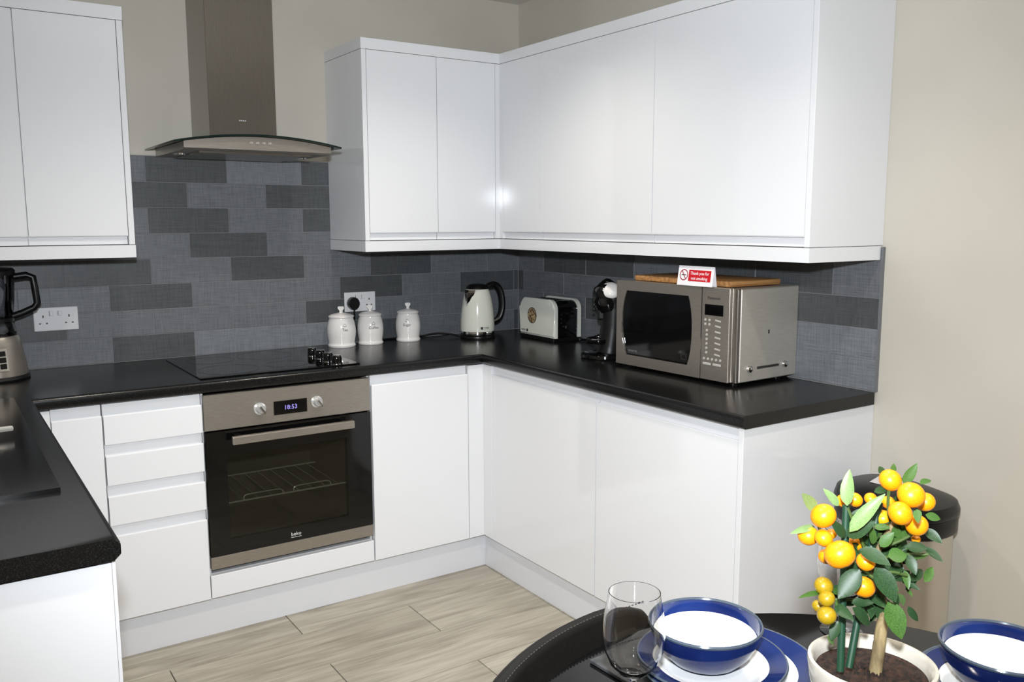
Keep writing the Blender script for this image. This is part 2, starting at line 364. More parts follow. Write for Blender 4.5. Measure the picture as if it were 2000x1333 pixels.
# worktop with a cut-out for the sink
def worktop():
    poly = [(-2.795, -.0095), (-.0125, -.0095), (-.0125, -1.972), (-.605, -1.972), (-.605, -.622), (-2.182, -.622), (-2.182, -2.012), (-2.795, -2.012)]
    z0, z1 = .870, .908
    hole = [(-2.72, -1.62), (-2.33, -1.62), (-2.33, -1.17), (-2.72, -1.17)]
    bm = bmesh.new()
    def ring(pl, z): return [bm.verts.new((x, y, z)) for x, y in pl]
    for z in (z0, z1):
        o, h = ring(poly, z), ring(hole, z)
        es = [bm.edges.new((o[k], o[(k+1) % len(o)])) for k in range(len(o))]+[bm.edges.new((h[k], h[(k+1) % 4])) for k in range(4)]
        bmesh.ops.triangle_fill(bm, use_beauty=True, edges=es)
        if z == z0: ob, hb = o, h
    for lo, hi in ((ob, o), (hb, h)):
        n = len(lo)
        for k in range(n): bm.faces.new((lo[k], lo[(k+1) % n], hi[(k+1) % n], hi[k]))
    bmesh.ops.recalc_face_normals(bm, faces=bm.faces[:])
    bmesh.ops.dissolve_limit(bm, angle_limit=.01, verts=bm.verts[:], edges=bm.edges[:])
    sel = []
    for e in bm.edges:
        a, c = e.verts
        if abs(a.co.z-c.co.z) > 1e-5: continue
        mx, my = (a.co.x+c.co.x)/2, (a.co.y+c.co.y)/2
        if (abs(mx+.605) < 1e-4) or (abs(my+.622) < 1e-4) or (abs(mx+2.182) < 1e-4): sel.append(e)
    bmesh.ops.bevel(bm, geom=sel, offset=.011, segments=4, affect='EDGES', profile=.5, clamp_overlap=True)
    return bm
tag(obj('worktop', worktop(), 'worktop', smooth=True), 'black speckled laminate worktop running round the kitchen', 'worktop')

# wall units
YU, XU = -.365, -.348; ZP0, ZP1, ZD0, ZD1, ZC0, ZC1 = 1.316, 1.358, 1.3605, 2.0885, 2.0905, 2.131
def wall_unit(loc, rotz, widths, label, x_end=None, depth=.34):
    t = thing('wall_cabinet', label, 'wall cabinet', loc, rotz, 'white wall cabinets')
    obj('carcass', box(.001, sum(widths)-.001, .0205, depth, ZD0, ZD1), 'carcass', t); x = 0
    for w_ in widths: obj('door', j_door(w_, ZD1-ZD0, up=False, lip=.027), 'white', t, (x, 0, ZD0)); x += w_
    return t
u1 = wall_unit((-.957, YU, 0), 0, (.307, .281), 'two door white wall cabinet left of the corner, above the canisters')
obj('end_panel', box(-.0195, -.0005, -.001, .3645, ZD0-.001, ZD1+.001, .001, 1), 'white', u1)
cf = thing('corner_filler', 'slim white filler in the inner corner of the wall cabinets', 'post')
obj('strip', box(-.3685, XU, YU, YU+.019, ZD0, ZD1), 'white', cf); obj('strip', box(XU, XU+.019, -.3875, YU+.0185, ZD0, ZD1), 'white', cf)
wall_unit((XU, -.388, 0), R90, (.277,), 'narrowest white wall cabinet right of the corner, above the toaster', depth=.325)
wall_unit((XU, -.6655, 0), R90, (.652,), 'white wall cabinet above the coffee machine', depth=.325)
u4 = wall_unit((XU, -1.318, 0), R90, (.628,), 'white wall cabinet above the microwave with glossy end panel', depth=.325)
obj('end_panel', box(.6285, .6465, -.001, .3475, ZD0-.001, ZD1+.001, .001, 1), 'white', u4)
def Lstrip(z0, z1, name, label, cat):
    # plan outline of the strip along both runs, ends turned back to the walls
    f = .001
    poly = [(-.977-f, -.0095 if z0 < 1.4 else 0), (-.977-f, YU-f), (XU-f, YU-f), (XU-f, -1.9655), (-.0125, -1.9655), (-.0125, -1.9475), (XU+.018, -1.9475), (XU+.018, YU+.018), (-.959, YU+.018), (-.959, -.0095 if z0 < 1.4 else 0)]
    return tag(obj(name, prism(poly, z0, z1, 'z'), 'white'), label, cat)
Lstrip(ZC0, ZC1, 'cornice', 'white cornice strip topping the wall cabinets round the corner', 'cornice')
Lstrip(ZP0, ZP1, 'pelmet', 'white pelmet strip under the wall cabinets round the corner', 'pelmet')
ul = wall_unit((-2.438, YU, 0), 0, (.298, .298), 'white wall cabinet left of the hood, above the blender')
obj('end_panel', box(.5965, .6155, -.001, .3645, ZD0-.001, ZD1+.001, .001, 1), 'white', ul)
obj('cornice', box(.0, .6165, -.002, .018, ZC0, ZC1+.002), 'white', ul); obj('cornice', box(.5985, .6165, .018, .3645, ZC0, ZC1+.002), 'white', ul)
obj('pelmet', box(.0, .6165, -.002, .018, ZP0, ZP1), 'white', ul); obj('pelmet', box(.5985, .6165, .018, .355, ZP0, ZP1), 'white', ul)

# ------------------------------------------------------------------ oven
OX = -1.688
ov = thing('oven', 'built-in steel and black glass oven with clock', 'oven', (OX, YD, 0))
OW = .600
b = box(.0, OW, -.002, .018, .738, .862, .002, 1); obj('control_panel', b, 'steel', ov)
t = bmesh.new()
def frame(bm, x0, x1, z0, z1, hx0, hx1, hz0, hz1, y0, y1):
    box(x0, hx0, y0, y1, z0, z1, bm=bm); box(hx1, x1, y0, y1, z0, z1, bm=bm); box(hx0, hx1, y0, y1, z0, hz0, bm=bm); box(hx0, hx1, y0, y1, hz1, z1, bm=bm); return bm
dr = obj('door', frame(t, 0, OW, .3, .734, .068, .503, .352, .648, -.004, .018), 'blackgloss', ov)
obj('window', box(.068, .503, -.0035, .0, .352, .648), 'ovenpane', dr)
obj('bottom_trim', box(0, OW, -.003, .018, .254, .2975, .0015, 1), 'steel', dr)
hb = box(.078, .516, -.054, -.036, .692, .720, .003, 2); hn = obj('handle', hb, 'steel', dr)
for bx0 in (.095, .48): obj('bracket', box(bx0, bx0+.02, -.037, -.004, .704, .718), 'black', hn)
cav = bmesh.new(); X0, X1, Y0, Y1, Z0, Z1 = .05, .52, .019, .42, .33, .67
cv = [cav.verts.new(p) for p in ((X0, Y0, Z0), (X1, Y0, Z0), (X1, Y0, Z1), (X0, Y0, Z1), (X0, Y1, Z0), (X1, Y1, Z0), (X1, Y1, Z1), (X0, Y1, Z1))]
for f in ((0, 1, 5, 4), (1, 2, 6, 5), (2, 3, 7, 6), (3, 0, 4, 7), (4, 5, 6, 7)): cav.faces.new([cv[k] for k in f])
obj('cavity', cav, 'cavity', ov)
rk = bmesh.new()
zr = .470
for k in range(9): tube([(.06+.05*k+.02, .03, zr), (.06+.05*k+.02, .36, zr)], .0016, 6, rk)
tube([(.052, .03, zr), (.518, .03, zr)], .003, 6, rk); tube([(.052, .36, zr), (.518, .36, zr)], .003, 6, rk)
for xa in (.13, .31): tube(curve([(xa, .03, zr), (xa+.005, .03, zr+.018), (xa+.06, .03, zr+.02), (xa+.13, .03, zr+.018), (xa+.14, .03, zr)], 4), .0022, 6, rk)
obj('rack', rk, 'polished', ov, smooth=True)
b = box(.237, .357, -.0045, -.001, .766, .814); dp = obj('display', b, 'blackgloss', ov)
lettering('18:53', .022, 'display', dp, (.297, -.0052, .789))
for kx in (.188, .394):
    kb = lathe([(0, 0), (.021, 0), (.021, .004), (.016, .006), (.0155, .022), (.013, .025), (0, .025)], 28)
    kn = obj('knob', kb, 'knobclear', ov, (kx, -.002, .796), rot=(math.pi/2, 0, 0), smooth=True)
    obj('grip', box(-.0035, .0035, -.015, .015, .024, .036, .002, 1), 'chrome', kn, rot=(0, 0, math.radians(35)))
lt = lettering('beko', .019, 'lightprint', dr, (.300, -.0046, .324)); obj('underline', box(.281, .319, -.0048, -.0042, .312, .3135), 'lightprint', dr)

# ------------------------------------------------------------------ hob
hob = thing('hob', 'black glass ceramic hob set in the worktop', 'hob', (0, 0, 0))
obj('glass_top', box(-1.682, -1.104, -.572, -.062, .9082, .9135, .0015, 2), 'hobglass', hob)
for ky in (-.30, -.382, -.462, -.545):
    kb = lathe([(0, .9137), (.0215, .9137), (.0215, .918), (.0185, .92), (.0185, .938), (.017, .942), (.0, .942)], 28, cx=0, cy=0)
    kn = obj('knob', kb, 'blackgloss', hob, (-1.185, ky, 0), smooth=True)
    obj('cap', lathe([(0, .9425), (.0155, .9425), (.0165, .9445), (.0145, .946), (0, .946)], 24), 'chrome', kn, smooth=True)
    obj('ring', lathe([(.0216, .9138), (.0225, .9138), (.0225, .9165), (.0216, .9165)], 28), 'chrome', kn, smooth=True)
for hx, hy, hr in ((-1.55, -.20, .085), (-1.55, -.44, .105), (-1.34, -.19, .105), (-1.34, -.44, .075)):
    obj('burner_ring', lathe([(hr-.0012, .9136), (hr-.0012, .9138), (hr+.0012, .9138), (hr+.0012, .9136)], 48), 'hobring', hob, (hx, hy, 0))

# ------------------------------------------------------------------ cooker hood
hd = thing('cooker_hood', 'steel chimney cooker hood with arched smoked glass canopy', 'cooker hood', (-1.405, 0, 0))
obj('chimney', box(-.121, .127, -.2515, -.0005, 1.735, ZC-.001, .001, 1), 'steelv', hd)
def arch(x0, x1, y0, y1, zc, sag, th, n=24):
    bm = bmesh.new(); L = []
    hw = max(abs(x0), abs(x1))
    for k in range(n+1):
        x = x0+(x1-x0)*k/n; z = zc-sag*(x/.297)**2
        L.append([bm.verts.new(p) for p in ((x, y0, z), (x, y1, z), (x, y1, z-th), (x, y0, z-th))])
    for a, b in zip(L, L[1:]):
        for k in range(4): bm.faces.new((a[k], a[(k+1) % 4], b[(k+1) % 4], b[k]))
    bm.faces.new(L[0]); bm.faces.new(L[-1][::-1]); return bm
ZG = 1.737
gl = obj('glass_canopy', arch(-.297, .295, -.468, -.012, ZG, .031, .006), 'hoodglass', hd, smooth=True)
obj('glass_edge', arch(-.297, .295, -.4695, -.468, ZG, .031, .006), 'glassedge', gl)
obj('glass_edge', arch(-.2985, -.297, -.4695, -.012, ZG, .031, .006, 1), 'glassedge', gl)
# steel body under the glass, curved top
bd = bmesh.new(); L = []; n = 20
for k in range(n+1):
    x = -.262+.524*k/n; z = ZG-.0075-.031*(x/.297)**2; zb = 1.684
    L.append([bd.verts.new(p) for p in ((x, -.448, z), (x, -.02, z), (x, -.02, zb-.006), (x, -.43, zb-.006), (x, -.448, zb))])
for a, b in zip(L, L[1:]):
    for k in range(5): bd.faces.new((a[k], a[(k+1) % 5], b[(k+1) % 5], b[k]))
bd.faces.new(L[0]); bd.faces.new(L[-1][::-1]); body = obj('body', bd, 'steel', hd)
obj('filter', box(-.2, .2, -.40, -.06, 1.672, 1.679), 'steelv', body)
for lx in (-.225, .225): obj('lamp_lens', lathe([(0, 1.674), (.022, 1.674), (.024, 1.679), (0, 1.679)], 24), 'chrome', body, (lx, -.23, 0), smooth=True)
for k in range(4): obj('button', lathe([(0, 0), (.0052, 0), (.0052, .004), (.004, .0055), (0, .0055)], 14), 'polished', hd, (-.032+.022*k, -.448, 1.709), rot=(math.pi/2, 0, 0), smooth=True)
for mk in range(4): obj('printed_mark', box(-.013+.007*mk, -.0085+.007*mk, -.2522, -.2516, 1.8025, 1.8065), 'lightprint', hd)

# ------------------------------------------------------------------ sockets
def socket(loc, label):
    t = thing('wall_socket', label, 'socket', loc, 0, 'double wall sockets')
    p = obj('plate', box(-.0725, .0725, -.009, 0, -.0425, .0425, .003, 2), 'socket', t)
    for s in (-1, 1):
        obj('switch', box(s*.014-.006, s*.014+.006, -.0125, -.009, .012, .030, .0015, 1), 'socket', t)
        b = box(s*.042-.0022, s*.042+.0022, -.0095, -.0085, .006, .015)
        for q in (-.011, .011): b = box(s*.042+q-.0032, s*.042+q+.0032, -.0095, -.0085, -.017, -.0125, bm=b)
        obj('socket_holes', b, 'dark', t)
        obj('switch_gap', box(s*.014-.008, s*.014-.0065, -.0095, -.0085, .012, .030), 'dark', t)
    return t
socket((-2.041, -.0095, 1.087), 'white double wall socket with nothing plugged in, beside the blender')
socket((-.852, -.0095, 1.087), 'white double wall socket with a black plug, behind the canisters')
pl = thing('plug', 'black mains plug with cable in the socket behind the canisters', 'plug', (-.892, -.0188, 1.082))
hex_ = [(.026*math.cos(math.radians(a)), .029*math.sin(math.radians(a))) for a in (-75, -20, 20, 65, 90, 115, 160, 200, 255)]
pb = prism(hex_, -.034, 0, 'y'); bmesh.ops.bevel(pb, geom=pb.edges[:], offset=.004, segments=2, affect='EDGES'); obj('body', pb, 'black', pl, smooth=True)
obj('cable', tube(curve([(.003, -.018, -.026), (.006, -.012, -.055), (.012, .0035, -.09), (.03, .0042, -.13), (.042, .0042, -.166)]), .004, 8), 'black', pl, smooth=True)

# ------------------------------------------------------------------ canisters
def canister(loc, r, h, word, label, ang):
    k = r/.061
    t = thing('canister', label, 'canister', loc, 0, 'lidded white canisters')
    prof = [(0, 0), (.056, 0), (.0585, .004), (.0585, .009), (.055, .013), (.0545, .02), (.059, .045), (.0605, .065), (.0595, .085), (.055, .108), (.0505, .120), (.0505, .124), (0, .124)]
    R_ = lambda z: next((a[0]+(b[0]-a[0])*(z-a[1])/(b[1]-a[1]) for a, b in zip(prof[5:], prof[6:]) if a[1] <= z <= b[1]), .06)
    sc = lambda P: [(a*k, z*h/.172) for a, z in P]
    bdy = obj('body', lathe(sc(prof), 44), 'ceramic', t, smooth=True)
    lid = obj('lid', lathe(sc([(0, .1245), (.0525, .1245), (.054, .128), (.052, .132), (.04, .138), (.02, .142), (.009, .144), (.007, .15), (.0075, .152), (0, .152)]), 44), 'ceramic', t, smooth=True)
    # heart shaped finial
    hp = [(0, .146), (.012, .158), (.0145, .166), (.0115, .172), (.006, .1715), (0, .167), (-.006, .1715), (-.0115, .172), (-.0145, .166), (-.012, .158)]
    hb = prism(sc(hp), -.006*k, .006*k, 'y'); bmesh.ops.bevel(hb, geom=hb.edges[:], offset=.003, segments=2, affect='EDGES')
    obj('finial', hb, 'ceramic', lid, rotz=math.radians(-30), smooth=True)
    # printed word with a small cup above, wrapped on the belly
    def wrap(me, zc):
        for v in me.vertices:
            z = zc+v.co.y; rr = R_(z*.172/h)*k+.0006+v.co.z*.2; a = ang+v.co.x/rr
            v.co = Vector((rr*math.cos(a), rr*math.sin(a), z))
        return me
    link('lettering', wrap(text_mesh(word, .0165, .0003), .076*h/.172), 'dark', t)
    c = bmesh.new()
    for pts in ([(-.007, .006), (-.005, .0), (.005, .0), (.007, .006)], [(-.004, .009), (0, .011), (.004, .009)]):
        for (xa, ya), (xb, yb) in zip(pts, pts[1:]):
            d = Vector((xb-xa, yb-ya, 0)); nn = Vector((-d.y, d.x, 0)).normalized()*.0007
            vs = [c.verts.new((xa+s*nn.x, ya+s*nn.y, zz)) for zz in (0, .0003) for s in (1, -1)]+[c.verts.new((xb+s*nn.x, yb+s*nn.y, zz)) for zz in (0, .0003) for s in (1, -1)]
            for f in ((0, 1, 5, 4), (2, 3, 7, 6), (0, 2, 6, 4), (1, 3, 7, 5)): c.faces.new([vs[q] for q in f])
    me = bpy.data.meshes.new('print'); c.to_mesh(me); c.free(); link('printed_cup', wrap(me, .09*h/.172), 'dark', t)
VA = math.radians(-123)     # direction from the canisters towards the camera
canister((-.972, -.088, .908), .061, .172, 'Tea', 'white ceramic canister printed Tea, nearest the hob', VA+.42)
canister((-.836, -.082, .908), .057, .170, 'Coffee', 'white ceramic canister printed Coffee, in front of the socket', VA+.42)
canister((-.655, -.085, .908), .056, .171, 'Sugar', 'white ceramic canister printed Sugar, nearest the kettle', VA+.02)

# ------------------------------------------------------------------ kettle
kt = thing('kettle', 'cream electric kettle with black lid and handle in the corner', 'kettle', (-.354, -.185, .908), math.radians(-38))
obj('base', lathe([(0, 0), (.078, 0), (.08, .004), (.078, .014), (.07, .018), (0, .018)], 44), 'black', kt, smooth=True)
obj('band', lathe([(0, .0185), (.0755, .0185), (.0765, .022), (.0765, .032), (.0755, .0345), (0, .0345)], 44), 'chrome', kt, smooth=True)
obj('body', lathe([(0, .035), (.0775, .035), (.078, .045), (.077, .08), (.073, .13), (.066, .175), (.0565, .212), (.052, .2235), (0, .2235)], 48), 'cream', kt, smooth=True)
obj('lid', lathe([(0, .224), (.0515, .224), (.049, .234), (.038, .243), (.02, .247), (0, .248)], 40), 'black', kt, smooth=True)
hp = curve([(.045, 0, .232), (.075, 0, .243), (.10, 0, .232), (.116, 0, .20), (.122, 0, .155), (.117, 0, .115), (.102, 0, .085), (.08, 0, .072)], 5)
hbm = tube(hp, [.011+.004*math.sin(math.pi*i/(len(hp)-1)) for i in range(len(hp))], 10)
for v in hbm.verts: v.co.y *= 1.25
obj('handle', hbm, 'black', kt, rotz=math.radians(28), smooth=True)
sp = bmesh.new()
L = []
for z, ro, hw in ((.222, .074, .03), (.21, .078, .028), (.185, .079, .017), (.16, .078, .006)):
    L.append([sp.verts.new(p) for p in ((-(ro-.024), -hw, z), (-ro, -hw*.35, z), (-ro, hw*.35, z), (-(ro-.024), hw, z))])
for a, c in zip(L, L[1:]):
    for k in range(4): sp.faces.new((a[k], a[(k+1) % 4], c[(k+1) % 4], c[k]))
sp.faces.new(L[0]); sp.faces.new(L[-1][::-1]); obj('spout', sp, 'chrome', kt, rotz=math.radians(58), smooth=False)
ka = math.radians(-123+38+20)
def on_kettle(bm_or_me, z, a0):
    for v in bm_or_me.vertices:
        rr = .0782; a = a0+v.co.x/rr; v.co = Vector((rr*math.cos(a), rr*math.sin(a), z+v.co.y))
    return bm_or_me
sq = bmesh.new()
for i in range(5):
    for j in range(2): pass
sqv = [[sq.verts.new((-.006+.003*i, -.006+.012*j, 0)) for j in range(2)] for i in range(5)]
for i in range(4): sq.faces.new((sqv[i][0], sqv[i+1][0], sqv[i+1][1], sqv[i][1]))
me = bpy.data.meshes.new('badge'); sq.to_mesh(me); sq.free()
link('badge', on_kettle(me, .052, ka-.07), 'dark', kt)
for mz, mh in ((.0545, .0035), (.0485, .002)):
    mb = bmesh.new(); mv = [[mb.verts.new((-.013+.0044*i, -mh/2+mh*j, 0)) for j in range(2)] for i in range(7)]
    for i in range(6): mb.faces.new((mv[i][0], mv[i+1][0], mv[i+1][1], mv[i][1]))
    me = bpy.data.meshes.new('printed_mark'); mb.to_mesh(me); mb.free(); link('printed_mark', on_kettle(me, mz, ka+.22), 'paleprint', kt)
tag(obj('kettle_cable', tube(curve([(-.425, -.14, .914), (-.455, -.10, .925), (-.50, -.07, .928), (-.56, -.03, .916), (-.66, -.018, .9125), (-.76, -.018, .9125)]), .004, 8), 'black', smooth=True), 'black kettle cable trailing along the wall behind the canisters', 'cable')

# ------------------------------------------------------------------ toaster
ts = thing('toaster', 'cream and black two slice toaster with oval emblem', 'toaster', (-.176, -.262, .908), R90)
TW, TH, TD = .265, .186, .150      # length along the wall, height, depth
def slab(y0, y1, m, name, parent, z0=.018, r=.045, inset=0):
    p = [(inset, z0), (TW-inset, z0)]+arc(TW-inset-r, z0+TH-.018-inset-r, r, 0, 90, 8)+arc(inset+r, z0+TH-.018-inset-r, r, 90, 180, 8)
    b = prism(p, y0, y1, 'y'); return b
b = slab(0, .022, 'cream', 'side', ts); bmesh.ops.bevel(b, geom=[e for e in b.edges if all(v.co.y < .001 for v in e.verts)], offset=.009, segments=3, affect='EDGES'); fp = obj('side_panel', b, 'cream', ts, smooth=True)
b = slab(TD-.016, TD, 'cream', 'side', ts); obj('side_panel', b, 'cream', ts, smooth=True)
b = slab(.0225, TD-.0165, 'black', 'core', ts, inset=.007, r=.04); core = obj('core', b, 'blackgloss', ts, smooth=True)
obj('base', box(.006, TW-.006, .004, TD-.004, .0, .0175, .002, 1), 'black', ts)
for ys in (.052, .088): obj('slot', box(.045, TW-.045, ys, ys+.018, .179, .1805), 'blackmatt', core)
obj('top_plate', box(TW-.043, TW-.015, .055, .1, .1795, .1815), 'chrome', core, rot=(0, 0, 0))
obj('lever', box(TW-.006, TW+.014, .06, .09, .12, .132, .003, 2), 'black', ts)
obj('dial', lathe([(0, 0), (.014, 0), (.014, .01), (.011, .013), (0, .013)], 24), 'black', ts, (TW-.007, .075, .065), rot=(0, math.pi/2, 0), smooth=True)
for k in range(3): obj('button', lathe([(0, 0), (.004, 0), (.003, .003), (0, .003)], 12), 'chrome', ts, (TW-.007, .045, .085+.017*k), rot=(0, math.pi/2, 0), smooth=True)
M['emblem'] = mat('sepia_emblem', srgb(120, 92, 62), .5); add_noise(M['emblem'], srgb(70, 50, 34), srgb(190, 165, 125), nscale=90, lo=.4, hi=.62)
em = obj('emblem', lathe([(0, 0), (.031, 0), (.031, .0008), (0, .0008)], 36, sy=1.05), 'emblem', fp, (.102, -.0002, .108), rot=(math.pi/2, 0, 0))
obj('emblem_rim', lathe([(.031, 0), (.034, 0), (.034, .001), (.031, .001)], 36, sy=1.05), 'dark', fp, (.102, -.0002, .108), rot=(math.pi/2, 0, 0))
for mk in range(4): obj('printed_mark', box(.018+.0085*mk, .0235+.0085*mk, -.0008, .0, .033, .042), 'paleprint', fp)
obj('badge', box(.058, .069, -.0009, .0, .032, .044), 'dark', fp)
tag(obj('toaster_cable', tube(curve([(-.040, -.535, .925), (-.03, -.56, .916), (-.028, -.62, .935), (-.02, -.70, .965), (-.018, -.78, 1.0)]), .004, 8), 'black', smooth=True), 'black cable rising along the tiles right of the toaster', 'cable')

# ------------------------------------------------------------------ coffee machine
cm = thing('coffee_machine', 'black capsule coffee machine squeezed between toaster and microwave', 'coffee machine', (-.25, -.968, .908), math.radians(146))
# local +x points into the kitchen
obj('base', lathe([(0, 0), (.078, 0), (.082, .006), (.08, .016), (.07, .022), (0, .022)], 40, sx=1.2), 'blackgloss', cm, (.0, 0, 0), smooth=True)
tr = obj('drip_tray', lathe([(0, .018), (.045, .018), (.048, .022), (.048, .034), (.044, .036), (.043, .032), (0, .032)], 32), 'blackgloss', cm, (.03, 0, .04), smooth=True)
obj('tray_ring', lathe([(.0445, .0362), (.0475, .0362), (.0475, .038), (.0445, .038)], 32), 'chrome', tr, smooth=True)
cp_ = curve([(-.012, 0, .02), (-.022, 0, .09), (-.026, 0, .16), (-.026, 0, .215), (-.015, 0, .245), (.0, 0, .24)], 6)
cb = tube(cp_, [.052, .052, .05, .05, .049, .049, .048, .048, .047, .047, .047, .047, .047, .047, .047, .047, .047, .048, .048, .049, .05, .05, .05, .05, .05, .05, .05, .05, .048, .046, .042][:len(cp_)], 18)
obj('column', cb, 'black', cm, smooth=True)
hdm = lathe([(0, -.05), (.045, -.05), (.05, -.03), (.052, .0), (.048, .03), (.035, .05), (.015, .058), (0, .06)], 32)
obj('head', hdm, 'blackgloss', cm, (.0, 0, .235), rot=(0, math.radians(18), 0), smooth=True)
obj('head_panel', lathe([(0, .0), (.036, .0), (.036, .006), (.03, .016), (.016, .022), (0, .024)], 28, sx=1.1), 'ceramic', cm, (-.012, .026, .262), rot=(math.radians(-50), math.radians(0), 0), smooth=True)
obj('lever', tube(curve([(-.03, -.015, .287), (.0, .0, .303), (.03, .015, .283)], 5), .006, 8), 'blackgloss', cm, smooth=True)
nz = bmesh.new(); box(.0, .034, -.022, .022, .15, .19, .006, 2, nz); obj('nozzle', nz, 'black', cm)
for k in range(4): obj('dial_tooth', box(.044, .054, -.006, .006, .185+.017*k, .195+.017*k, .002, 1), 'black', cm)

# ------------------------------------------------------------------ microwave
MWW, MWD, MWH = .545, .318, .302
mw = thing('microwave', 'brushed steel microwave on the right hand worktop', 'microwave', (-.345, -1.137, .921), R90+.035)
obj('case', box(.004, MWW-.0, .028, MWD, 0, MWH-.002, .003, 1), 'casesteel', mw)
ft = obj('front_frame', box(0, MWW-.02, .012, .0275, .0, MWH, .002, 1), 'steel', mw)
# door with a barrel-shaped window
DX = .405
wv = [(.052+.012*abs(2*k/10-1)**2.2, .272-.212*k/10-.012*(0)) for k in range(11)]
wl = [(.030+.022*(abs(2*k/12-1)**2.4), .268-.232*k/12) for k in range(13)]
wr_ = [(.366-.018*(abs(2*k/12-1)**2.4), .268-.232*k/12) for k in range(13)]
def door_ring():
    bm = bmesh.new()
    rows = []
    for (xl, z), (xr, _) in zip(wl, wr_): rows.append((z, xl, xr))
    for y in (0, .0115):
        for (za, la, ra), (zb, lb, rb) in zip(rows, rows[1:]):
            for q in (((.001, za), (la, za), (lb, zb), (.001, zb)), ((ra, za), (DX, za), (DX, zb), (rb, zb))):
                bm.faces.new([bm.verts.new((x, y, z)) for x, z in q])
        for za, zb in ((.302, .268), (.036, .0)):
            for xa, xb in ((.001, wl[0][0]), (wl[0][0], wr_[0][0]), (wr_[0][0], DX)):
                bm.faces.new([bm.verts.new((x, y, z)) for x, z in ((xa, za), (xb, za), (xb, zb), (xa, zb))])
    bmesh.ops.remove_doubles(bm, verts=bm.verts[:], dist=1e-5)
    front = [e for e in bm.edges if len(e.link_faces) == 1]
    bv = [e for e in front if all(v.co.y < .001 for v in e.verts)]
    pos = {}
    for v in bm.verts: pos[(round(v.co.x, 5), round(v.co.z, 5), v.co.y > .005)] = v
    for e in bv:
        a, c = e.verts; a2, c2 = pos[(round(a.co.x, 5), round(a.co.z, 5), True)], pos[(round(c.co.x, 5), round(c.co.z, 5), True)]
        bm.faces.new((a, c, c2, a2))
    return bm
dm = obj('door', door_ring(), 'steel', mw)
pane = [(x-.001, z) for x, z in wl]+[(x+.001, z) for x, z in wr_[::-1]]
obj('window', prism(pane, .004, .0112, 'y'), 'blackgloss', dm)
gb = bmesh.new()
for (xa, za), (xb, zb) in zip(wl[6:], wl[7:]): tube([(xa, -.0008, za), (xb, -.0008, zb)], .0016, 6, gb)
obj('window_trim', gb, 'chrome', dm)
lettering('INVERTER', .010, 'paleprint', dm, (.085, .0032, .052)); 
sb = frame(bmesh.new(), .318, .342, .052, .072, .320, .340, .054, .070, .0028, .0038); obj('emblem', sb, 'dark', dm)
cpn = obj('control_panel', box(DX+.004, MWW-.022, -.001, .0115, .0, MWH, .0015, 1), 'steel', mw)
obj('edge_strip', box(DX+.0012, DX+.0036, -.001, .0115, .0, MWH), 'chrome', cpn)
obj('display', box(DX+.017, DX+.093, -.0022, -.001, .212, .247), 'blackgloss', cpn)
lettering('Panasonic', .0135, 'dark', cpn, (DX+.054, -.0014, .268))
M['btn'] = mat('grey_button', srgb(176, 174, 168), .4)
btn = lathe([(0, 0), (.0046, 0), (.004, .0014), (0, .0016)], 12); bme = bpy.data.meshes.new('button'); btn.to_mesh(bme); btn.free()
bar = bpy.data.meshes.new('button_bar'); tb = box(-.012, .012, -.0014, 0, -.0028, .0028, .001, 1); tb.to_mesh(bar); tb.free()
for bx_, bz in [(.02, .196), (.037, .196), (.02, .182), (.037, .182)]+[(.027, .162-.0145*k) for k in range(6)]: link('button', bme, 'btn', cpn, (DX+bx_, -.001, bz), rot=(math.pi/2, 0, 0))
for k in range(5): link('button', bme, 'btn', cpn, (DX+.018+.017*k, -.001, .069), rot=(math.pi/2, 0, 0))
for k in range(7): link('button_bar', bar, 'btn', cpn, (DX+.073, -.001, .196-.0185*k), rot=(0, math.radians(8), 0))
for k in range(2): obj('start_button', box(DX+.014+.042*k, DX+.048+.042*k, -.003, -.001, .049, .057, .001, 1), 'btn', cpn)
obj('side_trim', box(MWW-.021, MWW, .012, .0275, .0, MWH-.001, .002, 1), 'steelv', mw)
for k in (.075, .255): obj('side_foot', lathe([(0, 0), (.011, 0), (.010, .008), (.005, .012), (0, .013)], 18), 'chrome', mw, (MWW, k, .042), rot=(0, math.pi/2, 0), smooth=True)
obj('side_slot', box(MWW, MWW+.0015, .115, .225, .038, .046), 'dark', mw)
obj('side_hole', box(MWW-.0002, MWW+.001, .165, .171, .150, .163), 'dark', mw)
for fx in (.04, MWW-.04):
    for fy in (.05, MWD-.05): obj('foot', lathe([(0, -.013), (.013, -.013), (.014, 0), (0, 0)], 16), 'black', mw, (fx, fy, 0))

# chopping board and table sign on the microwave
bb = box(-.225, .225, 0, .245, 0, .020, .006, 2)
tag(obj('chopping_board', bb, 'wood', None, (-.302, -1.412, .921+MWH+.0004), R90+.02, smooth=True), 'wooden chopping board lying on top of the microwave', 'board')
sg = thing('no_smoking_sign', 'small white tent card with a no smoking sign on the microwave', 'sign', (-.3255, -1.512, .921+MWH+.0006), R90)
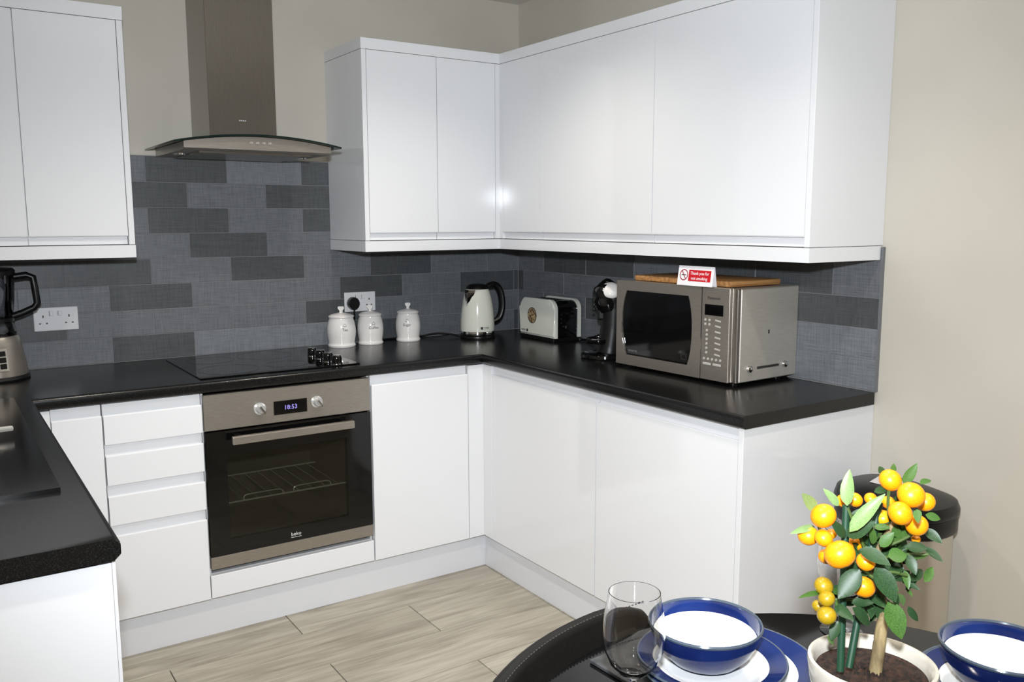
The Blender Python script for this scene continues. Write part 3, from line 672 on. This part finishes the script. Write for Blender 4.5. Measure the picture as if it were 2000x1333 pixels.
# local: x along the front, front face leans back; stands in front of the board
SWD, SHH, LEAN = .158, .064, .010
th = math.atan2(LEAN, SHH)
p = [(-.011, 0), (-.001, SHH), (.001, SHH), (.011, 0), (.0095, 0), (0, SHH-.004), (-.0095, 0)]
obj('card', prism(p, -SWD/2, SWD/2, 'x'), 'card', sg)
fr = bpy.data.objects.new('front_print', None)
fc = obj('red_panel', box(-.030, .068, -.0006, 0, .015, .052), 'red', sg, (0, -.0112, 0), rot=(-th, 0, 0))
lettering('Thank you for', .0145, 'card', fc, (.019, -.0009, .041)); lettering('not smoking', .0145, 'card', fc, (.019, -.0009, .0245))
rg = bmesh.new(); 
lathe([(.0155, 0), (.0185, 0), (.0185, .0006), (.0155, .0006)], 36, rg); t = box(-.0165, .0165, -.0013, .0013, 0, .0007); bmesh.ops.rotate(t, verts=t.verts[:], cent=(0, 0, 0), matrix=Matrix.Rotation(math.radians(-55), 3, 'Z')); merge(rg, t)
M['ringred'] = mat('sign_ring', srgb(150, 30, 44), .5)
ring = obj('no_smoking_ring', rg, 'ringred', sg, (-.052, -.0112+.034*LEAN/SHH, .034), rot=(math.pi/2-th, 0, 0))
cg = box(-.010, .008, -.0015, .0015, 0, .0003); box(.0085, .011, -.0015, .0015, 0, .0003, bm=cg); obj('cigarette', cg, 'dark', ring)

# ------------------------------------------------------------------ blender jug appliance
bl = thing('blender', 'silver and black jug blender under the left wall cabinet', 'blender', (-2.256, -.155, .908))
obj('foot', lathe([(0, 0), (.108, 0), (.110, .006), (.106, .016), (0, .016)], 40), 'black', bl, smooth=True)
obj('base', lathe([(0, .0165), (.105, .0165), (.104, .03), (.098, .07), (.090, .115), (.084, .142), (.08, .148), (0, .148)], 44), 'steel', bl, smooth=True)
obj('collar', lathe([(0, .1485), (.074, .1485), (.078, .16), (.072, .185), (.066, .198), (0, .198)], 40), 'jar', bl, smooth=True)
obj('jar', lathe([(.0, .199), (.064, .199), (.07, .215), (.078, .27), (.082, .33), (.083, .352), (.081, .352), (.080, .33), (.076, .27), (.066, .214), (0, .205)], 44), 'jar', bl, smooth=True)
obj('jar_ring', lathe([(.066, .196), (.074, .196), (.075, .207), (.068, .209)], 40), 'black', bl, smooth=True)
obj('lid', lathe([(0, .3525), (.086, .3525), (.087, .366), (.08, .374), (.03, .378), (0, .378)], 40), 'black', bl, smooth=True)
da = math.radians(-8)
hpts = [(.08, 0, .345), (.118, 0, .35), (.138, 0, .342), (.142, 0, .30), (.146, 0, .255), (.135, 0, .238), (.10, 0, .222), (.07, 0, .212)]
hh = tube(hpts, .0115, 10); obj('handle', hh, 'black', bl, rotz=da, smooth=True)
pa = math.radians(-76)
pn_ = obj('button_plate', box(-.018, .018, -.0025, .0025, -.038, .038, .0012, 1), 'polished', bl, (.0965*math.cos(pa), .0965*math.sin(pa)-.003, .075), rot=(math.radians(-8), 0, pa+math.pi/2))
for k in (-1, 0, 1): obj('button', box(-.010, .010, -.0055, -.0025, k*.021-.0085, k*.021+.0085, .0015, 1), 'black', pn_)

# ------------------------------------------------------------------ sink and tap
sk = thing('sink', 'black composite sink with drainer set in the left worktop', 'sink', (0, 0, 0))
sx0, sx1, sy0, sy1 = -2.745, -2.232, -1.672, -.60
hx0, hx1, hy0, hy1 = -2.70, -2.345, -1.605, -1.185
rim = frame(bmesh.new(), sx0, sx1, sy0, sy1, hx0, hx1, hy0, hy1, 0, 1)
for v in rim.verts: v.co = Vector((v.co.x, v.co.z, .9083+v.co.y*.0085))
obj('rim', rim, 'composite', sk)
bw = bmesh.new(); zb = .745
P0 = [(hx0, hy0), (hx1, hy0), (hx1, hy1), (hx0, hy1)]; P1 = [(hx0+.03, hy0+.03), (hx1-.03, hy0+.03), (hx1-.03, hy1-.03), (hx0+.03, hy1-.03)]
a = [bw.verts.new((x, y, .915)) for x, y in P0]; c = [bw.verts.new((x, y, zb)) for x, y in P1]
for k in range(4): bw.faces.new((a[k], a[(k+1) % 4], c[(k+1) % 4], c[k]))
bw.faces.new(c); obj('bowl', bw, 'composite', sk)
obj('plug_waste', lathe([(0, zb+.001), (.04, zb+.001), (.042, zb+.004), (0, zb+.004)], 28), 'chrome', sk, (-2.52, -1.395, 0), smooth=True)
for k in range(7): obj('drainer_ridge', box(-2.69+.058*k, -2.68+.058*k, -1.12, -.66, .917, .920, .001, 1), 'composite', sk)
tp = thing('tap', 'chrome tap lever reaching over the black sink', 'tap', (-2.40, -1.145, .9172))
obj('body', lathe([(0, 0), (.026, 0), (.026, .006), (.02, .01), (.019, .05), (.017, .055), (0, .055)], 28), 'chrome', tp, smooth=True)
obj('lever', box(.0, .128, -.009, .009, .014, .026, .004, 2), 'polished', tp, smooth=True)
obj('spout', tube(curve([(0, 0, .05), (-.005, -.005, .20), (-.05, -.02, .285), (-.11, -.05, .29), (-.15, -.07, .24), (-.155, -.075, .20)], 6), .012, 14), 'chrome', tp, smooth=True)

# ------------------------------------------------------------------ pedal bin
bn = thing('pedal_bin', 'champagne metal pedal bin with black lid by the right wall', 'bin', (-.185, -2.168, 0), R90)
# local x runs along the wall towards the camera
def oval(rx, ry, n=40, p=2.6):
    out = []
    for k in range(n):
        a = 2*math.pi*k/n; c, s = math.cos(a), math.sin(a)
        out.append((rx*math.copysign(abs(c)**(2/p), c), ry*math.copysign(abs(s)**(2/p), s)))
    return out
def stack(levels, bm=None):       # levels: (rx, ry, z, tilt)
    t = bmesh.new(); L = []
    for rx, ry, z, tl in levels: L.append([t.verts.new((x, y, z-tl*x)) for x, y in oval(rx, ry)])
    for a_, c_ in zip(L, L[1:]):
        n = len(a_)
        for k in range(n): t.faces.new((a_[k], a_[(k+1) % n], c_[(k+1) % n], c_[k]))
    t.faces.new(L[0]); t.faces.new(L[-1][::-1]); return merge(bm, t)
obj('base', stack([(.152, .122, 0, 0), (.155, .125, .03, 0)]), 'black', bn, smooth=True)
obj('body', stack([(.15, .12, .031, 0), (.15, .12, .584, 0)]), 'bin', bn, smooth=True)
obj('collar', stack([(.157, .127, .585, 0), (.160, .13, .59, 0), (.160, .13, .628, 0), (.157, .127, .632, 0)]), 'black', bn, smooth=True)
ld = obj('lid', stack([(.160, .13, .634, 0), (.163, .133, .638, 0), (.163, .133, .652, .0), (.156, .126, .672, .02), (.12, .10, .684, .05), (.06, .05, .690, .06), (.01, .01, .691, .06)]), 'black', bn, smooth=True)
obj('sticker', box(-.05, .045, -.05, .03, .0, .0008), 'sticker', ld, (-.02, .02, .6915), rot=(0, math.radians(3.4), .25))
obj('pedal', box(-.02, .02, -.16, -.118, .008, .018, .003, 2), 'black', bn)

# ------------------------------------------------------------------ dining table and chair
TC = Vector((-1.489, -2.9835, 0)); TR = .47; TT = .75
tb_ = thing('dining_table', 'round black glass dining table in the foreground', 'table', TC)
obj('table_top', lathe([(0, TT-.012), (TR-.002, TT-.012), (TR, TT-.009), (TR, TT-.003), (TR-.002, TT), (0, TT)], 96), 'blackgloss', tb_, smooth=True)
obj('apron', lathe([(.40, TT-.05), (.42, TT-.05), (.42, TT-.0125), (.40, TT-.0125)], 64), 'blackmatt', tb_, smooth=True)
for k in range(4):
    a = math.radians(45+90*k+15); obj('leg', box(-.02, .02, -.02, .02, 0, TT-.0127, .003, 1), 'blackmatt', tb_, (.385*math.cos(a), .385*math.sin(a), 0), a)
ch = thing('dining_chair', 'black leather tub chair curving round the table edge', 'chair', TC)
A0_, A1_ = math.radians(80), math.radians(186)
def back():
    t = bmesh.new(); L = []; n = 36
    for k in range(n+1):
        u = k/n; a = A0_+(A1_-A0_)*u
        ed = min(u, 1-u)*n/5; e = min(1, ed); drop = .05*(1-math.sqrt(max(0, 1-(1-e)**2)))
        zt = .785-drop; ri, ro = .474, .522
        sec = [(ri, .47), (ri+.001, .64), (ri+.019, zt-.012), (ri+.022, zt-.004), (ri+.028, zt), (ro-.010, zt), (ro-.003, zt-.005), (ro, zt-.016), (ro-.008, .60), (ro-.012, .40), (ri+.004, .40)]
        L.append([t.verts.new((r*math.cos(a), r*math.sin(a), z)) for r, z in sec])
    for a_, c_ in zip(L, L[1:]):
        m_ = len(a_)
        for k in range(m_): t.faces.new((a_[k], a_[(k+1) % m_], c_[(k+1) % m_], c_[k]))
    t.faces.new(L[0]); t.faces.new(L[-1][::-1]); return t
bk = obj('backrest', back(), 'leather', ch, smooth=True)
st = bmesh.new()
for k in range(110):
    a = A0_+.06+(A1_-A0_-.12)*k/110
    tube([(.4985*math.cos(a), .4985*math.sin(a), .7842), (.4985*math.cos(a+.008), .4985*math.sin(a+.008), .7842)], .0009, 5, st)
o_ = obj('stitching', st, 'stitch', bk); o_['kind'] = 'stuff'
sb_ = bmesh.new(); poly = [(.474*math.cos(A0_+(A1_-A0_)*k/16), .474*math.sin(A0_+(A1_-A0_)*k/16)) for k in range(17)]+[(-.06, -.02), (-.02, .05)]
t = prism(poly, .40, .47, 'z'); bmesh.ops.bevel(t, geom=[e for e in t.edges if abs(e.verts[0].co.z-e.verts[1].co.z) < 1e-4], offset=.012, segments=2, affect='EDGES'); obj('seat', t, 'leather', ch, smooth=True)
for a, r in ((105, .43), (180, .43), (125, .13), (158, .13)):
    a = math.radians(a); obj('leg', tube([(r*math.cos(a), r*math.sin(a), 0), (r*math.cos(a), r*math.sin(a), .3995)], [.012, .018], 12), 'blackmatt', ch, smooth=True)

# slate mat, plates, bowls, glasses
Z = TT+.0003
mt = box(-.145, .145, -.145, .145, 0, .006, .001, 1)
tag(obj('slate_placemat', mt, 'slate', None, (-1.452, -2.69, Z), math.radians(3)), 'rough slate placemat under the plates on the table', 'placemat')
def plate(loc, R0, label, group='blue rimmed plates'):
    t = thing('plate', label, 'plate', loc, 0, group); k = R0
    obj('dish', lathe([(0, 0), (.62*k, 0), (.66*k, .004), (.74*k, .006), (.985*k, .0165), (.98*k, .019), (.74*k, .0105), (.66*k, .008), (.6*k, .0065), (0, .0065)], 64), 'dishwhite', t, smooth=True)
    obj('blue_band', lathe([(.755*k, .0116), (.975*k, .0195), (.972*k, .0201), (.757*k, .0124)], 64), 'dishblue', t, smooth=True)
    obj('rim', lathe([(.972*k, .0165), (.99*k, .0168), (1.0*k, .0185), (.992*k, .0205), (.972*k, .0202)], 64), 'dishrim', t, smooth=True)
def bowl(loc, R0, H, label):
    t = thing('bowl', label, 'bowl', loc, 0, 'blue bowls'); k = R0
    P = [(.40, 0), (.44, .0), (.62, .12), (.80, .36), (.92, .66), (.98, .92)]
    obj('outside', lathe([(0, .06*H)]+[(a*k, z*H) for a, z in [(.36, .06), (.40, 0), (.44, 0)]]+[(a*k, z*H) for a, z in P[2:]]+[(.955*k, .95*H), (.955*k, .92*H), (.895*k, .66*H), (.775*k, .38*H), (.60*k, .16*H), (.40*k, .09*H), (0, .08*H)], 64), 'dishblue', t, smooth=True)
    obj('inside_glaze', lathe([(.893*k, .70*H), (.885*k, .655*H), (.768*k, .385*H), (.595*k, .17*H), (.4*k, .1*H), (0, .09*H)], 64), 'dishwhite', t, smooth=True)
    obj('rim', lathe([(.952*k, .92*H), (.985*k, .92*H), (1.0*k, .965*H), (.985*k, 1.0*H), (.965*k, .995*H), (.95*k, .96*H)], 64), 'dishrim', t, smooth=True)
BX, BY = -1.4855, -2.681
plate((BX+.028, BY-.02, Z+.0064), .136, 'large blue rimmed dinner plate beside the front wine glass')
plate((BX+.006, BY-.008, Z+.0064+.0085), .112, 'smaller blue rimmed plate under the bowl beside the front wine glass')
bowl((BX, BY, Z+.0064+.0165), .0845, .066, 'blue bowl with white inside beside the front wine glass')
B2 = (-1.181, -2.965)
plate((B2[0]+.021, B2[1]-.014, Z), .136, 'large blue rimmed dinner plate right of the orange tree')
plate((B2[0]+.004, B2[1]-.003, Z+.0085), .112, 'smaller blue rimmed plate under the right hand bowl')
bowl((B2[0], B2[1], Z+.0175), .0845, .066, 'blue bowl with white inside right of the orange tree')
GP = [(0, 0), (.034, 0), (.0345, .0012), (.02, .004), (.007, .0075), (.0045, .014), (.0045, .034), (.0048, .052), (.009, .0575), (.020, .063), (.033, .077), (.0415, .098), (.0435, .118), (.0415, .145), (.0375, .168), (.0358, .180), (.0350, .1805), (.0346, .180), (.0364, .168), (.0404, .145), (.0424, .118), (.0404, .0985), (.032, .0785), (.019, .0655), (.008, .0615), (0, .0608)]
def wineglass(loc, label):
    tag(obj('wine_glass', lathe(GP, 56), 'glass', None, loc, smooth=True), label, 'wine glass', 'wine glasses')
wineglass((-1.6445, -2.698, Z), 'clear stemmed wine glass in front of the blue bowl')
wineglass((-1.185, -2.705, Z), 'clear wine glass half hidden behind the orange tree')

# ------------------------------------------------------------------ potted orange tree
PX, PY = -1.4235, -2.917
PT = thing('potted_orange_tree', 'small orange tree with ripe fruit in a cream pot on the table', 'plant', (PX, PY, Z))
PR = .081; PH = .110
obj('pot', lathe([(0, 0), (.052, 0), (.056, .004), (.068, .04), (.077, .08), (PR, .106), (PR-.001, PH), (PR-.005, PH+.001), (PR-.009, PH-.003), (PR-.012, .09), (.060, .04), (0, .035)], 64), 'potceramic', PT, smooth=True)
sb2 = bmesh.new(); L = []; rings = 14; seg = 56
for i in range(rings+1):
    rr = (PR-.0115)*i/rings; L.append([sb2.verts.new((rr*math.cos(2*math.pi*k/seg), rr*math.sin(2*math.pi*k/seg), .093+random.uniform(-.003, .003)*(i < rings)+.006*(1-i/rings))) for k in range(seg)] if i else [sb2.verts.new((0, 0, .1))])
for i in range(rings):
    for k in range(seg):
        k2 = (k+1) % seg
        if i == 0: sb2.faces.new((L[0][0], L[1][k], L[1][k2]))
        else: sb2.faces.new((L[i][k], L[i][k2], L[i+1][k2], L[i+1][k]))
obj('soil', sb2, 'soil', PT, smooth=True)
D0 = (Vector((PX, PY, .95))-CAM).dot(_F)
def pp(cx_, cy_, dd=0):        # crop pixel -> local point near the trunk plane
    return ray_point(1500+cx_/2.943, 880+cy_/2.943, D0+dd)-Vector((PX, PY, Z))
PXM = D0/FPX/2.943             # metres per crop pixel at the trunk
tk = [pp(620, 1165, .005), pp(650, 1040, .005), pp(665, 940, .01), pp(650, 830, .012), pp(600, 700, .015), pp(640, 560, .012), pp(720, 420, .005), pp(780, 300, 0)]
tk[0].z = .085
obj('trunk', tube(curve(tk, 4), [.0085-.0062*i/28 for i in range(29)], 10), 'trunk', PT, smooth=True)
for ca, cb_ in (((415, 1270), (450, 315)), ((465, 1250), (640, 300))):
    p0 = pp(*ca, -.012); p1 = pp(cb_[0] if cb_[0] < 600 else 640, cb_[1], .0 if cb_[0] < 600 else .02); p0.z = max(p0.z, .088)
    obj('cane', tube([p0, p1], .0048, 10), 'cane', PT, smooth=True)
for br in ([(655, 880), (500, 860), (350, 860)], [(640, 760), (480, 640), (330, 520), (290, 430)], [(610, 700), (520, 480), (455, 330)], [(660, 560), (800, 500), (900, 420)], [(640, 620), (800, 600), (920, 600)], [(700, 440), (690, 300), (700, 190)], [(620, 740), (700, 700), (800, 720)]):
    obj('branch', tube(curve([pp(*q, random.uniform(-.01, .015)) for q in br], 4), .0022, 6), 'twig', PT, smooth=True)
fm = {}
def fruit_mesh(m):
    if m not in fm:
        pr_ = []
        n = 14
        for i in range(n+1):
            a = -math.pi/2+math.pi*i/n; r = math.cos(a); z = .9*math.sin(a)
            if i == 0: r, z = 0, -.80
            if i == n: r, z = 0, .84
            pr_.append((r, z))
        b_ = lathe(pr_, 22); me_ = bpy.data.meshes.new('fruit'); bmesh.ops.recalc_face_normals(b_, faces=b_.faces[:]); b_.to_mesh(me_); b_.free(); me_.materials.append(M[m])
        for p_ in me_.polygons: p_.use_smooth = True
        fm[m] = me_
    return fm[m]
FR = [(703, 172, 65, .01), (823, 257, 77, -.02), (903, 297, 56, .025), (760, 363, 70, -.03), (855, 432, 63, -.015), (660, 392, 52, .02), (690, 300, 40, .03), (590, 278, 36, .03), (318, 377, 74, -.03), (232, 490, 60, .0), (320, 505, 53, -.03), (412, 600, 88, -.05), (335, 612, 46, .01), (505, 537, 42, .02), (562, 642, 54, -.035), (548, 787, 66, -.02), (500, 285, 44, .02), (430, 290, 38, .03), (850, 510, 26, .02), (735, 645, 36, .02), (365, 480, 30, .02)]
FG = [(320, 782, 55, -.03), (337, 853, 48, -.04), (290, 897, 38, -.005), (337, 950, 55, -.045)]
for lst, m in ((FR, 'orange'), (FG, 'limeorange')):
    for cx_, cy_, r_, dd in lst:
        o = bpy.data.objects.new('fruit', fruit_mesh(m)); COL.objects.link(o); o.parent = PT; o.location = pp(cx_, cy_, dd)
        s = r_*PXM*(1+dd/D0); o.scale = (s, s, s); o.rotation_euler = (random.uniform(-.7, .7), random.uniform(-.7, .7), random.uniform(0, 6))
lm = {}
def leaf_mesh(m, var):
    if (m, var) not in lm:
        t = bmesh.new(); n = 7; L = []; bend = (.10, .18, -.06)[var]
        for i in range(n+1):
            u = i/n; w_ = .5*math.sin(math.pi*min(1, u**.8*.98+.01))**.8 if 0 < i < n else .02
            zc = -bend*u*u; L.append([t.verts.new((u, -w_, zc+.16*w_)), t.verts.new((u, 0, zc)), t.verts.new((u, w_, zc+.16*w_))])
        for a_, c_ in zip(L, L[1:]):
            for k in range(2): t.faces.new((a_[k], a_[k+1], c_[k+1], c_[k]))
        me_ = bpy.data.meshes.new('leaf'); t.to_mesh(me_); t.free(); me_.materials.append(M[m])
        for p_ in me_.polygons: p_.use_smooth = True
        lm[(m, var)] = me_
    return lm[(m, var)]
def leaf(p0, p1, width, m, roll=0):
    o = bpy.data.objects.new('leaf', leaf_mesh(m, random.randrange(3))); COL.objects.link(o); o.parent = PT
    x = (p1-p0); ln = x.length; x.normalize(); tocam = (CAM-Vector((PX, PY, .95))).normalized()
    z = (tocam+Vector((0, 0, .25))-x*x.dot(tocam+Vector((0, 0, .25)))).normalized(); y = z.cross(x)
    y, z = y*math.cos(roll)+z*math.sin(roll), z*math.cos(roll)-y*math.sin(roll)
    o.matrix_local = Matrix(((x.x*ln, y.x*width, z.x*ln, p0.x), (x.y*ln, y.y*width, z.y*ln, p0.y), (x.z*ln, y.z*width, z.z*ln, p0.z), (0, 0, 0, 1)))
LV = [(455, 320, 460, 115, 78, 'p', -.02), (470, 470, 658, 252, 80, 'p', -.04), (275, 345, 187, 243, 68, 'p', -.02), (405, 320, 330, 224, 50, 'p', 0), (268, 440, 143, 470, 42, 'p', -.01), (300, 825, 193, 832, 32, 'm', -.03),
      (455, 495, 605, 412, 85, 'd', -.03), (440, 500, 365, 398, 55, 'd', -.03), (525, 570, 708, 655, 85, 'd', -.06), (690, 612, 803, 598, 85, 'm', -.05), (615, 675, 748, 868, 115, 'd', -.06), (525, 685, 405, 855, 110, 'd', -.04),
      (690, 870, 778, 1088, 118, 'm', -.05), (385, 895, 488, 972, 62, 'd', -.05), (485, 905, 605, 1012, 75, 'd', -.04), (405, 985, 360, 1095, 62, 'd', -.02), (780, 195, 857, 78, 58, 'm', 0), (660, 135, 637, 92, 40, 'd', .01), (722, 125, 722, 78, 34, 'm', .02),
      (875, 195, 942, 160, 42, 'm', .01), (858, 340, 862, 415, 45, 'm', -.06), (905, 370, 995, 398, 48, 'm', 0), (895, 455, 1003, 528, 62, 'd', .02), (795, 560, 918, 556, 68, 'd', -.02), (800, 600, 852, 712, 62, 'd', -.01), (900, 560, 1003, 645, 52, 'd', .02),
      (690, 700, 785, 690, 60, 'd', .0), (780, 690, 812, 795, 46, 'm', .0), (760, 740, 872, 797, 40, 'd', .03), (645, 555, 722, 472, 62, 'm', -.02), (605, 540, 598, 440, 42, 'm', -.01), (610, 440, 705, 452, 50, 'm', -.01), (735, 505, 752, 425, 46, 'd', 0),
      (610, 240, 695, 216, 44, 'd', .0), (742, 260, 728, 335, 46, 'd', .02), (480, 880, 612, 868, 58, 'd', -.02), (820, 610, 915, 615, 46, 'm', .02), (560, 560, 545, 480, 46, 'd', .02), (690, 560, 640, 620, 50, 'd', .03), (745, 560, 690, 520, 54, 'd', .02),
      (500, 700, 480, 640, 46, 'd', -.02), (580, 700, 520, 740, 40, 'd', -.01), (600, 830, 680, 900, 60, 'd', .0), (440, 860, 385, 890, 40, 'm', .0), (470, 960, 560, 990, 50, 'd', .01), (350, 1060, 380, 1125, 30, 'm', -.01), (800, 800, 830, 840, 24, 'm', .03), (645, 770, 575, 830, 50, 'd', .02)]
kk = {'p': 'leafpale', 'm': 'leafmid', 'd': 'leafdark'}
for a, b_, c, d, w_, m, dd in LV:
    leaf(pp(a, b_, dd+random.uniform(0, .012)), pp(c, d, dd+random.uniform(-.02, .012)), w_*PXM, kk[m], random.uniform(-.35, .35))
for k in range(110):
    a, b_ = random.gauss(660, 95), random.uniform(420, 900)
    if b_ > 760: a = random.gauss(570, 95)
    an = random.uniform(0, 6.28); ln = random.uniform(75, 130)
    leaf(pp(a, b_, random.uniform(.0, .05)), pp(a+ln*math.cos(an), b_+ln*math.sin(an), random.uniform(.0, .05)), random.uniform(40, 62)*PXM, random.choice(['leafdark', 'leafdark', 'leafmid']), random.uniform(-.6, .6))
